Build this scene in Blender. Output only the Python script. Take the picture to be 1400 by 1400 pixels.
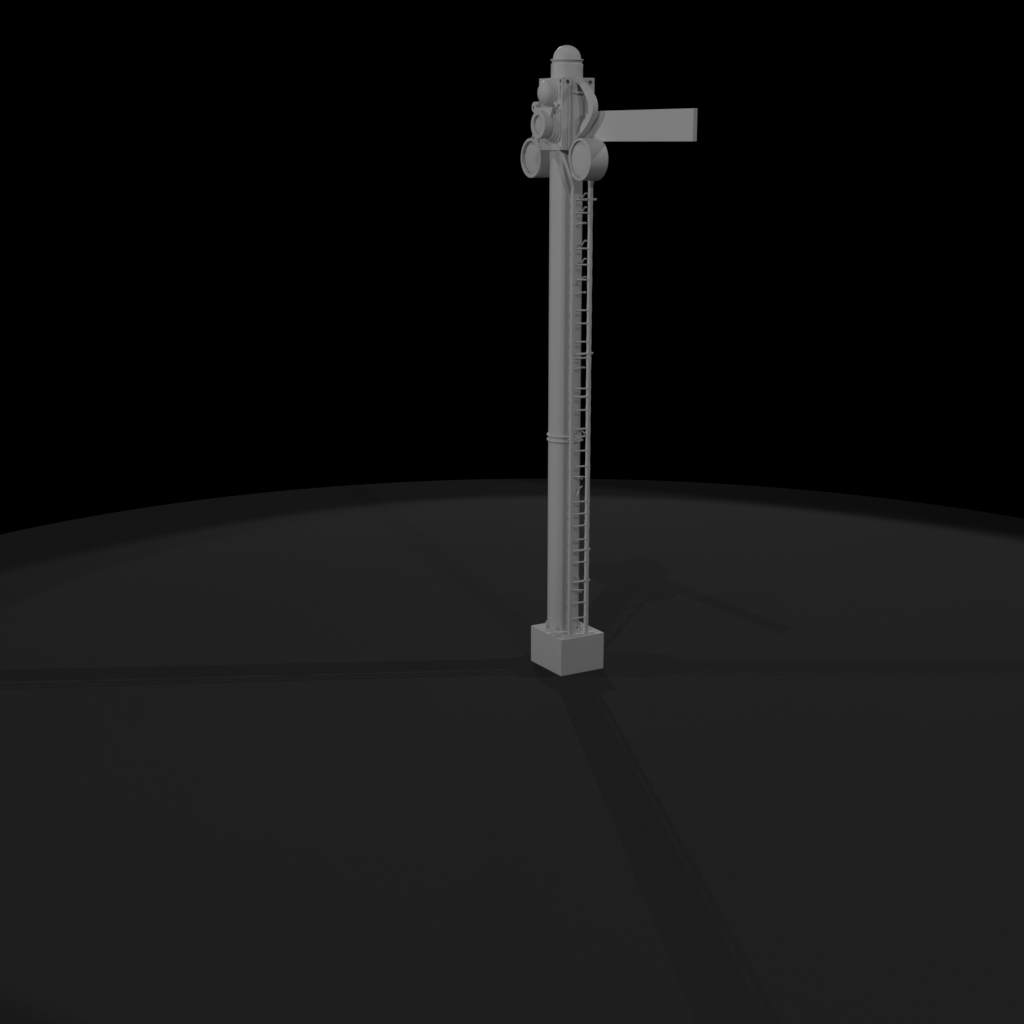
import bpy, bmesh, math
from mathutils import Vector, Matrix

S = bpy.context.scene
COL = S.collection
for o in list(bpy.data.objects):
    bpy.data.objects.remove(o)

# ------------------------------------------------------------------ camera
cam_d = bpy.data.cameras.new('camera')
cam = bpy.data.objects.new('camera', cam_d)
COL.objects.link(cam)
S.camera = cam
cam_d.sensor_width = 36.0
cam_d.lens = 18.0 / math.tan(math.radians(17.507))
cam_d.clip_end = 300
YAW, PIT = 2.61087371, 0.224084141
D = Vector((math.cos(YAW)*math.cos(PIT), math.sin(YAW)*math.cos(PIT), -math.sin(PIT)))
cam.location = (16.46319, -10.46345, 6.41166)
cam.rotation_euler = D.to_track_quat('-Z', 'Y').to_euler()

# ------------------------------------------------------------------ world: unlit studio, black
W = bpy.data.worlds.new('World')
S.world = W
W.use_nodes = True
W.node_tree.nodes['Background'].inputs[0].default_value = (0, 0, 0, 1)
W.node_tree.nodes['Background'].inputs[1].default_value = 0.0
S.view_settings.view_transform = 'Standard'
S.view_settings.look = 'None'
S.view_settings.exposure = 0
S.view_settings.gamma = 1
S.view_settings.use_curve_mapping = False

# ------------------------------------------------------------------ lamps
G = 0.040          # ground albedo, used to convert wanted ground radiance to lamp power
OBJ = 0.58         # albedo of the grey finish


def spot(name, loc, aim, half_deg, c, blend=0.10, radius=0.03):
    """a stage spot whose beam adds radiance c to the ground at the origin"""
    loc = Vector(loc)
    d2 = loc.length_squared
    sin_el = loc.z / loc.length
    l = bpy.data.lights.new(name, 'SPOT')
    l.energy = c * 4 * math.pi**2 * d2 / (G * sin_el)
    l.spot_size = math.radians(2*half_deg)
    l.spot_blend = blend
    l.shadow_soft_size = radius
    o = bpy.data.objects.new(name, l)
    COL.objects.link(o)
    o.location = loc
    o.rotation_euler = (Vector(aim) - loc).to_track_quat('-Z', 'Y').to_euler()
    return o


def pol(az, el, rho):
    a = math.radians(az)
    return (rho*math.cos(a), rho*math.sin(a), rho*math.tan(math.radians(el)))


spot('key_spot', (7.14, -7.56, 22.2), (1.34, -0.44, 0), 20.9, 0.0029)
spot('side_spot', pol(64, 44, 26), (-1.0, -6.2, 0), 21.6, 0.0041)
spot('back_spot', pol(156.4, 30.6, 22), (18.0, -7.0, 0), 30.4, 0.0034)
spot('low_spot', pol(-122, 21.5, 60), (0, 0, 2), 17, 0.0023)
spot('fill_spot', pol(-11.5, 28, 44), (0, 0, 2), 22, 0.0014)
spot('rim_spot', pol(143, 25, 18), (0, 0, 1), 40, 0.0003)
# front lamp on the lamp side, aimed high: the soft lower edge of its beam ends on the block
spot('front_spot', pol(-72, 13, 22), (0, 0, 6.0), 17.2, 0.00118, 0.28, 2.0)


# ------------------------------------------------------------------ materials
def material(name, col, rough, spec=0.5, mottle=0.02, scale=3.0, bump=0.0):
    m = bpy.data.materials.new(name)
    m.use_nodes = True
    nt = m.node_tree
    b = nt.nodes['Principled BSDF']
    b.inputs['Roughness'].default_value = rough
    b.inputs['Specular IOR Level'].default_value = spec
    tc = nt.nodes.new('ShaderNodeTexCoord')
    n = nt.nodes.new('ShaderNodeTexNoise')
    n.inputs['Scale'].default_value = scale
    n.inputs['Detail'].default_value = 6
    nt.links.new(tc.outputs['Object'], n.inputs['Vector'])
    r = nt.nodes.new('ShaderNodeValToRGB')
    r.color_ramp.elements[0].position = 0.3
    r.color_ramp.elements[1].position = 0.7
    a, c = col*(1-mottle), col*(1+mottle)
    r.color_ramp.elements[0].color = (a, a, a, 1)
    r.color_ramp.elements[1].color = (c, c, c, 1)
    nt.links.new(n.outputs['Fac'], r.inputs['Fac'])
    nt.links.new(r.outputs['Color'], b.inputs['Base Color'])
    if bump:
        bp = nt.nodes.new('ShaderNodeBump')
        bp.inputs['Strength'].default_value = bump
        bp.inputs['Distance'].default_value = 0.002
        nt.links.new(n.outputs['Fac'], bp.inputs['Height'])
        nt.links.new(bp.outputs['Normal'], b.inputs['Normal'])
    return m


M_GREY = material('grey_paint', OBJ, 0.32, 0.10, 0.008, 2.5)
M_LENS = material('grey_lens', OBJ, 0.50, 0.06, 0.008, 2.5)
M_BASE = material('grey_concrete', OBJ, 0.6, 0.05, 0.015, 6.0)
M_GROUND = material('dark_floor', G, 0.7, 0.0, 0.01, 0.6)


# ------------------------------------------------------------------ mesh helpers
def obj(name, bm, mat, parent=None, smooth=35, bevel=0.0):
    bmesh.ops.remove_doubles(bm, verts=bm.verts, dist=1e-6)
    bmesh.ops.recalc_face_normals(bm, faces=bm.faces)
    me = bpy.data.meshes.new(name)
    bm.to_mesh(me)
    bm.free()
    if smooth:
        for p in me.polygons:
            p.use_smooth = True
        me.set_sharp_from_angle(angle=math.radians(smooth))
    me.materials.append(mat)
    o = bpy.data.objects.new(name, me)
    COL.objects.link(o)
    if parent is not None:
        o.parent = parent
    if bevel:
        md = o.modifiers.new('bevel', 'BEVEL')
        md.width = bevel
        md.segments = 2
        md.limit_method = 'ANGLE'
        md.angle_limit = math.radians(40)
    return o


def cut(o, bm):
    """drill the closed shapes in bm out of object o"""
    bmesh.ops.recalc_face_normals(bm, faces=bm.faces)
    me = bpy.data.meshes.new('cutter')
    bm.to_mesh(me)
    bm.free()
    c = bpy.data.objects.new('cutter', me)
    COL.objects.link(c)
    m = o.modifiers.new('cut', 'BOOLEAN')
    m.operation = 'DIFFERENCE'
    m.solver = 'EXACT'
    m.object = c
    dg = bpy.context.evaluated_depsgraph_get()
    dg.update()
    new = bpy.data.meshes.new_from_object(o.evaluated_get(dg))
    o.modifiers.clear()
    old = o.data
    new.name = old.name
    o.data = new
    bpy.data.objects.remove(c)
    for p in new.polygons:
        p.use_smooth = True
    new.set_sharp_from_angle(angle=math.radians(35))


def box(bm, x0, x1, y0, y1, z0, z1):
    v = [bm.verts.new((x, y, z)) for x in (x0, x1) for y in (y0, y1) for z in (z0, z1)]
    for f in ((0, 1, 3, 2), (4, 6, 7, 5), (0, 4, 5, 1), (2, 3, 7, 6), (0, 2, 6, 4), (1, 5, 7, 3)):
        bm.faces.new([v[i] for i in f])


def lathe(bm, prof, centre, axis='z', n=48):
    """revolve (radius, distance) pairs about an axis through centre"""
    cx, cy, cz = centre
    rings = []
    for r, h in prof:
        ring = []
        if r < 1e-6:
            pts = [(0.0, 0.0)]
        else:
            pts = [(r*math.cos(2*math.pi*i/n), r*math.sin(2*math.pi*i/n)) for i in range(n)]
        for a, b in pts:
            if axis == 'z':
                p = (cx+a, cy+b, cz+h)
            elif axis == 'y':
                p = (cx+a, cy+h, cz+b)
            else:
                p = (cx+h, cy+a, cz+b)
            ring.append(bm.verts.new(p))
        rings.append(ring)
    for p, q in zip(rings, rings[1:]):
        if len(p) == 1 and len(q) == 1:
            continue
        for i in range(n):
            j = (i+1) % n
            if len(p) == 1:
                bm.faces.new((p[0], q[i], q[j]))
            elif len(q) == 1:
                bm.faces.new((p[i], p[j], q[0]))
            else:
                bm.faces.new((p[i], p[j], q[j], q[i]))


def tube(bm, pts, r, n=10, flat=None):
    """round bar through pts; r a number or one per point"""
    pts = [Vector(p) for p in pts]
    rs = r if isinstance(r, (list, tuple)) else [r]*len(pts)
    rings = []
    up = None
    for i, p in enumerate(pts):
        t = (pts[min(i+1, len(pts)-1)] - pts[max(i-1, 0)]).normalized()
        if up is None:
            up = Vector((0, 0, 1)) if abs(t.z) < 0.9 else Vector((1, 0, 0))
        a = t.cross(up).normalized()
        b = a.cross(t).normalized()
        up = b
        rings.append([bm.verts.new(p + a*rs[i]*math.cos(2*math.pi*k/n) + b*rs[i]*math.sin(2*math.pi*k/n)) for k in range(n)])
    for p, q in zip(rings, rings[1:]):
        for i in range(n):
            j = (i+1) % n
            bm.faces.new((p[i], p[j], q[j], q[i]))
    bm.faces.new(rings[0][::-1])
    bm.faces.new(rings[-1])


def prism(bm, poly, axis, a, b):
    """polygon in the plane across axis, extruded from a to b"""
    def pt(u, v, w):
        return {'x': (w, u, v), 'y': (u, w, v), 'z': (u, v, w)}[axis]
    A = [bm.verts.new(pt(u, v, a)) for u, v in poly]
    B = [bm.verts.new(pt(u, v, b)) for u, v in poly]
    bm.faces.new(A[::-1])
    bm.faces.new(B)
    n = len(poly)
    for i in range(n):
        j = (i+1) % n
        bm.faces.new((A[i], A[j], B[j], B[i]))


def rrect(cx, cz, hx, hz, r, n=8):
    out = []
    for sx, sz, a0 in ((1, 1, 0), (-1, 1, 90), (-1, -1, 180), (1, -1, 270)):
        for i in range(n+1):
            a = math.radians(a0 + 90*i/n)
            out.append((cx + sx*(hx-r) + r*math.cos(a), cz + sz*(hz-r) + r*math.sin(a)))
    return out


def smooth_path(pts, sub=6):
    pts = [Vector(p) for p in pts]
    out = []
    for i in range(len(pts)-1):
        p0 = pts[max(i-1, 0)]; p1 = pts[i]; p2 = pts[i+1]; p3 = pts[min(i+2, len(pts)-1)]
        for k in range(sub):
            t = k/sub
            out.append(0.5*((2*p1) + (p2-p0)*t + (2*p0-5*p1+4*p2-p3)*t*t + (3*p1-p0-3*p2+p3)*t**3))
    out.append(pts[-1])
    return out


B = bmesh.new

# ------------------------------------------------------------------ ground: a round dark floor
PX, PY = -0.086, -0.010           # pole axis
bm = B()
lathe(bm, [(0, 0), (3, 0), (11.575, 0), (11.575, -0.05), (0, -0.05)], (0, 0, 0), 'z', 256)
g = obj('ground', bm, M_GROUND, None, smooth=30)
g['kind'] = 'structure'

# ------------------------------------------------------------------ the signal
sig = bpy.data.objects.new('railway_signal', None)
COL.objects.link(sig)
sig.empty_display_size = 0.3
sig['label'] = 'tall plain grey railway semaphore signal with round lamps and a ladder on a square block'
sig['category'] = 'railway signal'

ZB = 0.4667
bm = B(); box(bm, -.36, .36, -.312, .312, 0, ZB)
obj('base_block', bm, M_BASE, sig, bevel=0.004)

# base flange with bolts
bm = B()
lathe(bm, [(0.19, 0.0), (0.252, 0.0), (0.252, 0.010), (0.240, 0.016), (0.19, 0.016)], (PX, PY, ZB+0.001), 'z', 64)
fl = obj('base_flange', bm, M_BASE, sig)
for k in range(8):
    a = math.radians(-100 + 45*k)
    bx, by = PX + .216*math.cos(a), PY + .216*math.sin(a)
    bm = B()
    lathe(bm, [(0, 0.0165), (.022, 0.0165), (.022, .044), (.012, .045), (.012, .060), (0, .060)], (bx, by, ZB), 'z', 6)
    obj('bolt', bm, M_BASE, fl, smooth=20)

# pole
bm = B()
lathe(bm, [(0.196, ZB+.001), (.196, 2.2), (.1955, 4.4), (.195, 6.40)], (PX, PY, 0), 'z', 64)
pole = obj('pole', bm, M_GREY, sig)
for zc in (2.928, 2.868):
    bm = B()
    prof = [(0.199 + .016*math.cos(t), zc + .016*math.sin(t)) for t in [2*math.pi*i/12 for i in range(13)]]
    lathe(bm, prof, (PX, PY, 0), 'z', 64)
    obj('band', bm, M_GREY, pole)

# pole cap
bm = B()
lathe(bm, [(.186, 7.10), (.186, 7.288), (.184, 7.296), (.176, 7.304), (.176, 7.330), (.19, 7.333), (.193, 7.341), (.19, 7.349), (.164, 7.353), (.164, 7.356)], (PX, PY, 0), 'z', 64)
cap = obj('pole_cap', bm, M_GREY, sig)
bm = B()
lathe(bm, [(.163*math.cos(a), 7.352 + .155*math.sin(a)) for a in [math.pi/2*i/16 for i in range(17)]], (PX, PY, 0), 'z', 64)
obj('dome', bm, M_LENS, cap)

# ------------------------------------------------------------------ signal housing
X0, X1, Y0, Y1, Z0, Z1 = -.335, .152, -.235, .205, 6.322, 7.135
bm = B(); box(bm, X0, .174, Y0, Y1, Z0, Z1)
hs = obj('housing', bm, M_GREY, sig)
# grooves down the ladder side between the corner strips, the conduit and the panel
bm = B(); box(bm, X1, .30, -.158, .096, Z0-.1, 7.040); cut(hs, bm)
bm = B(); box(bm, X1, .30, -.106, .096, 7.020, Z1+.1); cut(hs, bm)
# bolt holes in both corner strips, slot and hole at the lamp side's edge
for hy, hz in ((-.158, 7.085), (.148, 7.081)):
    bm = B(); lathe(bm, [(0, 0), (.027, 0), (.027, .2), (0, .2)], (.11, hy, hz), 'x', 24); cut(hs, bm)
bm = B(); box(bm, .118, .140, Y0-.05, Y0+.03, 6.897, 7.050); cut(hs, bm)
bm = B(); lathe(bm, [(0, -.05), (.022, -.05), (.022, .05), (0, .05)], (.133, Y0, 7.092), 'y', 20); cut(hs, bm)
md = hs.modifiers.new('bevel', 'BEVEL'); md.width = .003; md.segments = 2; md.limit_method = 'ANGLE'; md.angle_limit = math.radians(50)
for y, z in ((-.158, 7.080), (.148, 7.076)):
    bm = B()
    lathe(bm, [(0, 0), (.012, 0), (.012, .036), (0, .038)], (.109, y, z-.006), 'x', 12)
    obj('bolt', bm, M_GREY, hs)
bm = B()
tube(bm, [(.158, -.132, Z0), (.158, -.132, 7.04)], .019, 12)
obj('conduit', bm, M_GREY, hs)
# raised side panel with a canted back edge, and the pocket frame above it
bm = B()
prism(bm, [(X1+.001, -.079), (.184, -.079), (.186, -.074), (.186, .005), (.168, .060), (X1+.001, .062)], 'z', 6.40, 6.950)
obj('side_panel', bm, M_GREY, hs, smooth=20)
bm = B()
prism(bm, rrect(-.001, 7.036, .077, .080, .018), 'x', X1+.001, .196)
pf = obj('pocket_frame', bm, M_GREY, hs)
bm = B()
prism(bm, rrect(.002, 7.036, .046, .052, .006), 'x', X1+.008, .30)
cut(pf, bm)

# lamp side: dome lens on stepped rings
cx, cz = -.090, 6.968
bm = B()
lathe(bm, [(.165, -.001), (.165, -.018), (.160, -.021), (.150, -.021), (.150, -.042), (.146, -.045), (.139, -.045), (.139, -.052), (0, -.052)], (cx, Y0, cz), 'y', 64)
rb = obj('lens_mount', bm, M_GREY, hs, smooth=30)
bm = B()
lathe(bm, [(.138*math.cos(a), -.052 - .088*math.sin(a)) for a in [math.pi/2*i/16 for i in range(17)]], (cx, Y0, cz), 'y', 64)
obj('lens_dome', bm, M_LENS, rb)
bm = B()
prism(bm, [(.02, 6.845), (.055, 6.870), (.125, 6.835), (.090, 6.812)], 'y', Y0-.001, Y0-.024)
obj('gusset', bm, M_GREY, hs)

# stepped plate with the short round lamp
cx, cz = -.085, 6.605
for k, (hx, hz, ya, yb, r) in enumerate(((.238, .196, -.001, -.018, .09), (.212, .176, -.018, -.034, .09), (.178, .150, -.034, -.050, .08))):
    bm = B()
    prism(bm, rrect(cx, cz, hx, hz, r), 'y', Y0+ya, Y0+yb)
    obj('mounting_plate', bm, M_GREY, hs, bevel=0.003)


bm = B()
prism(bm, [(-.30, 6.806), (.112, 6.806), (.040, 6.645), (-.22, 6.645)], 'y', Y0-.051, Y0-.092)
obj('lamp_bracket', bm, M_GREY, hs, bevel=0.003)


def drum(name, cx, cz, yf, yb, R, rim, lens):
    L = yb - yf
    bm = B()
    lathe(bm, [(0, L), (R-.012, L), (R, L-.012), (R, .004), (R-.004, 0), (rim, 0), (rim, .05), (lens+.012, .05)], (cx, yf, cz), 'y', 64)
    d = obj(name, bm, M_GREY, sig)
    bm = B()
    lathe(bm, [(lens+.012, .051), (lens+.010, .030), (lens, .024), (lens*.6, .020), (0, .018)], (cx, yf, cz), 'y', 64)
    obj('lens', bm, M_GREY, d)
    return d


d = drum('round_lamp', -.085, 6.608, -.405, Y0-.050, .158, .110, .094)
dl = drum('round_lamp', -.635, 6.226, -.170, .078, .235, .200, .168)
dr = drum('round_lamp', .446, 6.216, -.170, .078, .240, .212, .196)
# lugs at the housing's far edge
for lz, lh in ((6.812, .062), (6.462, .055)):
    bm = B()
    pr = [(X0+.03, lz-lh), (X0+.03, lz+lh)]
    for i in range(13):
        a = math.radians(90 + 180*i/12)
        pr.append((X0-.058 + lh*math.cos(a), lz + lh*math.sin(a)))
    prism(bm, pr, 'y', Y0-.030, Y0-.003)
    lug = obj('lug', bm, M_GREY, hs)
    for dx, dz in ((-.080, -.006), (.004, .008)):
        bm = B(); lathe(bm, [(0, -.1), (.021, -.1), (.021, .1), (0, .1)], (X0+dx, Y0, lz+dz), 'y', 16); cut(lug, bm)
# foot plate of the lamp side, with a bolt hole ring
bm = B()
prism(bm, [(X0, 6.322), (.15, 6.322), (.15, 6.36), (.05, 6.40), (-.08, 6.375), (-.22, 6.42), (X0, 6.44)], 'y', Y0-.001, Y0-.016)
fp = obj('skirt_plate', bm, M_GREY, hs)
bm = B()
lathe(bm, [(.018, 0), (.018, -.004), (.012, -.004), (.012, .006), (0, .006)], (-.27, Y0-.0165, 6.36), 'y', 16)
obj('bolt', bm, M_GREY, fp)
# cross bracket carrying the two large round lamps
bm = B()
box(bm, -.41, -.26, -.05, .03, 6.20, 6.30)
box(bm, -.33, .22, -.06, .04, 6.255, 6.318)
prism(bm, [(-.41, 6.20), (-.27, 6.08), (-.24, 6.12), (-.30, 6.20)], 'y', -.045, .025)
obj('lamp_bracket', bm, M_GREY, sig)

# curved bracket bulging from the side panel
inner = [(.170, 7.085), (.221, 7.066), (.302, 7.018), (.382, 6.932), (.440, 6.848), (.455, 6.773), (.413, 6.700), (.335, 6.636), (.227, 6.501), (.170, 6.455)]
outer = [(.170, 7.098), (.283, 7.082), (.452, 6.965), (.535, 6.868), (.548, 6.772), (.512, 6.692), (.424, 6.600), (.319, 6.520), (.235, 6.462), (.170, 6.440)]
I = smooth_path([(a, 0, b) for a, b in inner], 5)
O = smooth_path([(a, 0, b) for a, b in outer], 5)
bm = B()
n = len(I)
ya, yb = -.058, .010
IA = [bm.verts.new((p.x, ya, p.z)) for p in I]; OA = [bm.verts.new((p.x, ya, p.z)) for p in O]
IB = [bm.verts.new((p.x, yb, p.z)) for p in I]; OB = [bm.verts.new((p.x, yb, p.z)) for p in O]
for i in range(n-1):
    bm.faces.new((IA[i], IA[i+1], OA[i+1], OA[i]))
    bm.faces.new((IB[i], OB[i], OB[i+1], IB[i+1]))
    bm.faces.new((OA[i], OA[i+1], OB[i+1], OB[i]))
    bm.faces.new((IA[i], IB[i], IB[i+1], IA[i+1]))
bm.faces.new((IA[0], OA[0], OB[0], IB[0])); bm.faces.new((IA[-1], IB[-1], OB[-1], OA[-1]))
obj('curved_bracket', bm, M_GREY, sig, smooth=40)

# signal arm
bm = B(); box(bm, .20, 2.296, .060, .112, 6.418, 6.757)
arm = obj('signal_arm', bm, M_GREY, sig, bevel=0.003)
bm = B()
lathe(bm, [(0, -.03), (.035, -.03), (.035, .0), (0, .0)], (.30, .060, 6.70), 'y', 20)
obj('pivot', bm, M_GREY, arm)

# ------------------------------------------------------------------ ladder
LX, LN, LF = .280, -.138, .097      # plane, near rail, far rail
bm = B()
box(bm, LX-.030, LX+.030, -.250, .200, ZB+.001, ZB+.016)
lad = obj('ladder', bm, M_GREY, sig, bevel=0.002)
rungs = [5.606, 5.194, 5.005, 4.830, 4.471, 4.315, 4.097, 3.904, 3.537, 3.276, 3.048, 2.780, 2.588, 2.151, 2.001, 1.852, 1.679, 1.393, .879, .685]
longs = [5.757, 3.952, 3.435, 1.540, 1.146]


def rail(y, top):
    """square bar that thins a little between the rungs"""
    zs = [ZB+.016]
    allr = sorted(rungs + longs)
    for a, b in zip(allr, allr[1:]):
        zs += [a, (a+b)/2]
    zs += [allr[-1], top]
    bm = B()
    rings = []
    for z in zs:
        w = .0235 if any(abs(z-r) < 1e-4 for r in allr) else .0205
        rings.append([bm.verts.new((LX + sx*w, y + sy*w, z)) for sx, sy in ((-1, -1), (1, -1), (1, 1), (-1, 1))])
    for p, q_ in zip(rings, rings[1:]):
        for i in range(4):
            j = (i+1) % 4
            bm.faces.new((p[i], p[j], q_[j], q_[i]))
    bm.faces.new(rings[0][::-1]); bm.faces.new(rings[-1])
    return bm


obj('rail', rail(LN, 5.88), M_GREY, lad, bevel=0.005)
obj('rail', rail(LF, 5.95), M_GREY, lad, bevel=0.005)
# near rail's top strap: bends away round the pole to the housing
path = smooth_path([(LX, LN, 5.87), (.283, -.150, 5.93), (.268, -.180, 6.03), (.215, -.203, 6.157), (.130, -.213, 6.279), (.02, -.226, 6.34), (-.05, -.243, 6.372)], 6)
bm = B()
rings = []
for i, p in enumerate(path):
    t = (path[min(i+1, len(path)-1)] - path[max(i-1, 0)]).normalized()
    a = Vector((0, -1, 0)); a = (a - t*a.dot(t)).normalized(); b = t.cross(a)
    w = .019
    rings.append([bm.verts.new(p + a*sx*.009 + b*sy*w) for sx, sy in ((-1, -1), (1, -1), (1, 1), (-1, 1))])
for p, q_ in zip(rings, rings[1:]):
    for i in range(4):
        j = (i+1) % 4
        bm.faces.new((p[i], p[j], q_[j], q_[i]))
bm.faces.new(rings[0][::-1]); bm.faces.new(rings[-1])
obj('strap', bm, M_GREY, lad, bevel=0.004)
# far rail's flared head under the round lamp
bm = B()
tube(bm, [(LX, LF, 5.90), (LX+.01, LF, 5.97), (LX+.02, LF-.005, 6.03)], [.027, .036, .06], 12)
obj('rail_head', bm, M_GREY, lad)


def rung(z, y0, y1, r, sag=0.0):
    bm = B()
    tube(bm, [(LX, y0+(y1-y0)*t, z - sag*(2*t-1)**2) for t in [i/6 for i in range(7)]], r, 10)
    return obj('rung', bm, M_GREY, lad)


for z in rungs:
    rung(z, LN, LF, .0105, .006)
for z in longs:
    rung(z, LN-.004, LF+(.080 if z > 5.7 else .0 if z == 3.435 else .054 if z > 3 else .046), .0145)

# stays: bent wire hooks between pole and ladder
def hook(pts, r=.009):
    bm = B()
    tube(bm, smooth_path(pts, 5), r, 8)
    return obj('hook', bm, M_GREY, pole)


for z in (5.78, 5.62, 5.23, 5.02, 4.83):
    lift = .045 if z != 4.83 else .02
    hook([(PX+.150, PY+.10, z-.03), (.088, .115, z), (.120, .12, z+lift*.8), (.150, .12, z+lift), (.172, .12, z+lift-.004)])
for z in (5.475, 4.665, 3.770):
    hook([(PX+.185, PY-.05, z-.015), (.16, -.03, z-.01), (.20, .03, z+.004), (.215, .070, z+.010), (.225, .080, z+.002)], .012)
for z in (2.435, 1.005):
    hook([(PX+.17, PY-.06, z+.02), (.15, -.02, z+.01), (.19, .05, z-.006), (.20, .075, z-.028)], .009)
    hook([(PX+.17, PY-.06, z+.02), (.16, 0, z+.008), (.21, .075, z+.006), (.23, .10, z+.0)], .009)
hook([(.150, -.07, 2.235), (.185, -.03, 2.215), (.190, .01, 2.222), (.170, .04, 2.270), (.165, .075, 2.305), (.165, .095, 2.310)])
hook([(.16, -.06, 1.185), (.18, -.02, 1.195), (.185, .02, 1.185), (.18, .055, 1.145)])
# clamp round the pole band towards the ladder
bm = B()
tube(bm, smooth_path([(LX-.01, LN, 2.925), (.245, -.09, 2.955), (.215, -.02, 3.010), (.215, .03, 3.014), (.245, .075, 2.985), (LX, LF, 2.970)], 5), .011, 8)
tube(bm, smooth_path([(PX+.21, -.09, 2.895), (.17, -.02, 2.905), (.18, .04, 2.925), (.205, .075, 2.940), (.225, .085, 2.945)], 5), .014, 8)
tube(bm, smooth_path([(PX+.21, -.09, 2.865), (.15, .02, 2.870), (.165, .06, 2.882), (.19, .08, 2.895)], 5), .013, 8)
obj('clamp', bm, M_GREY, pole)
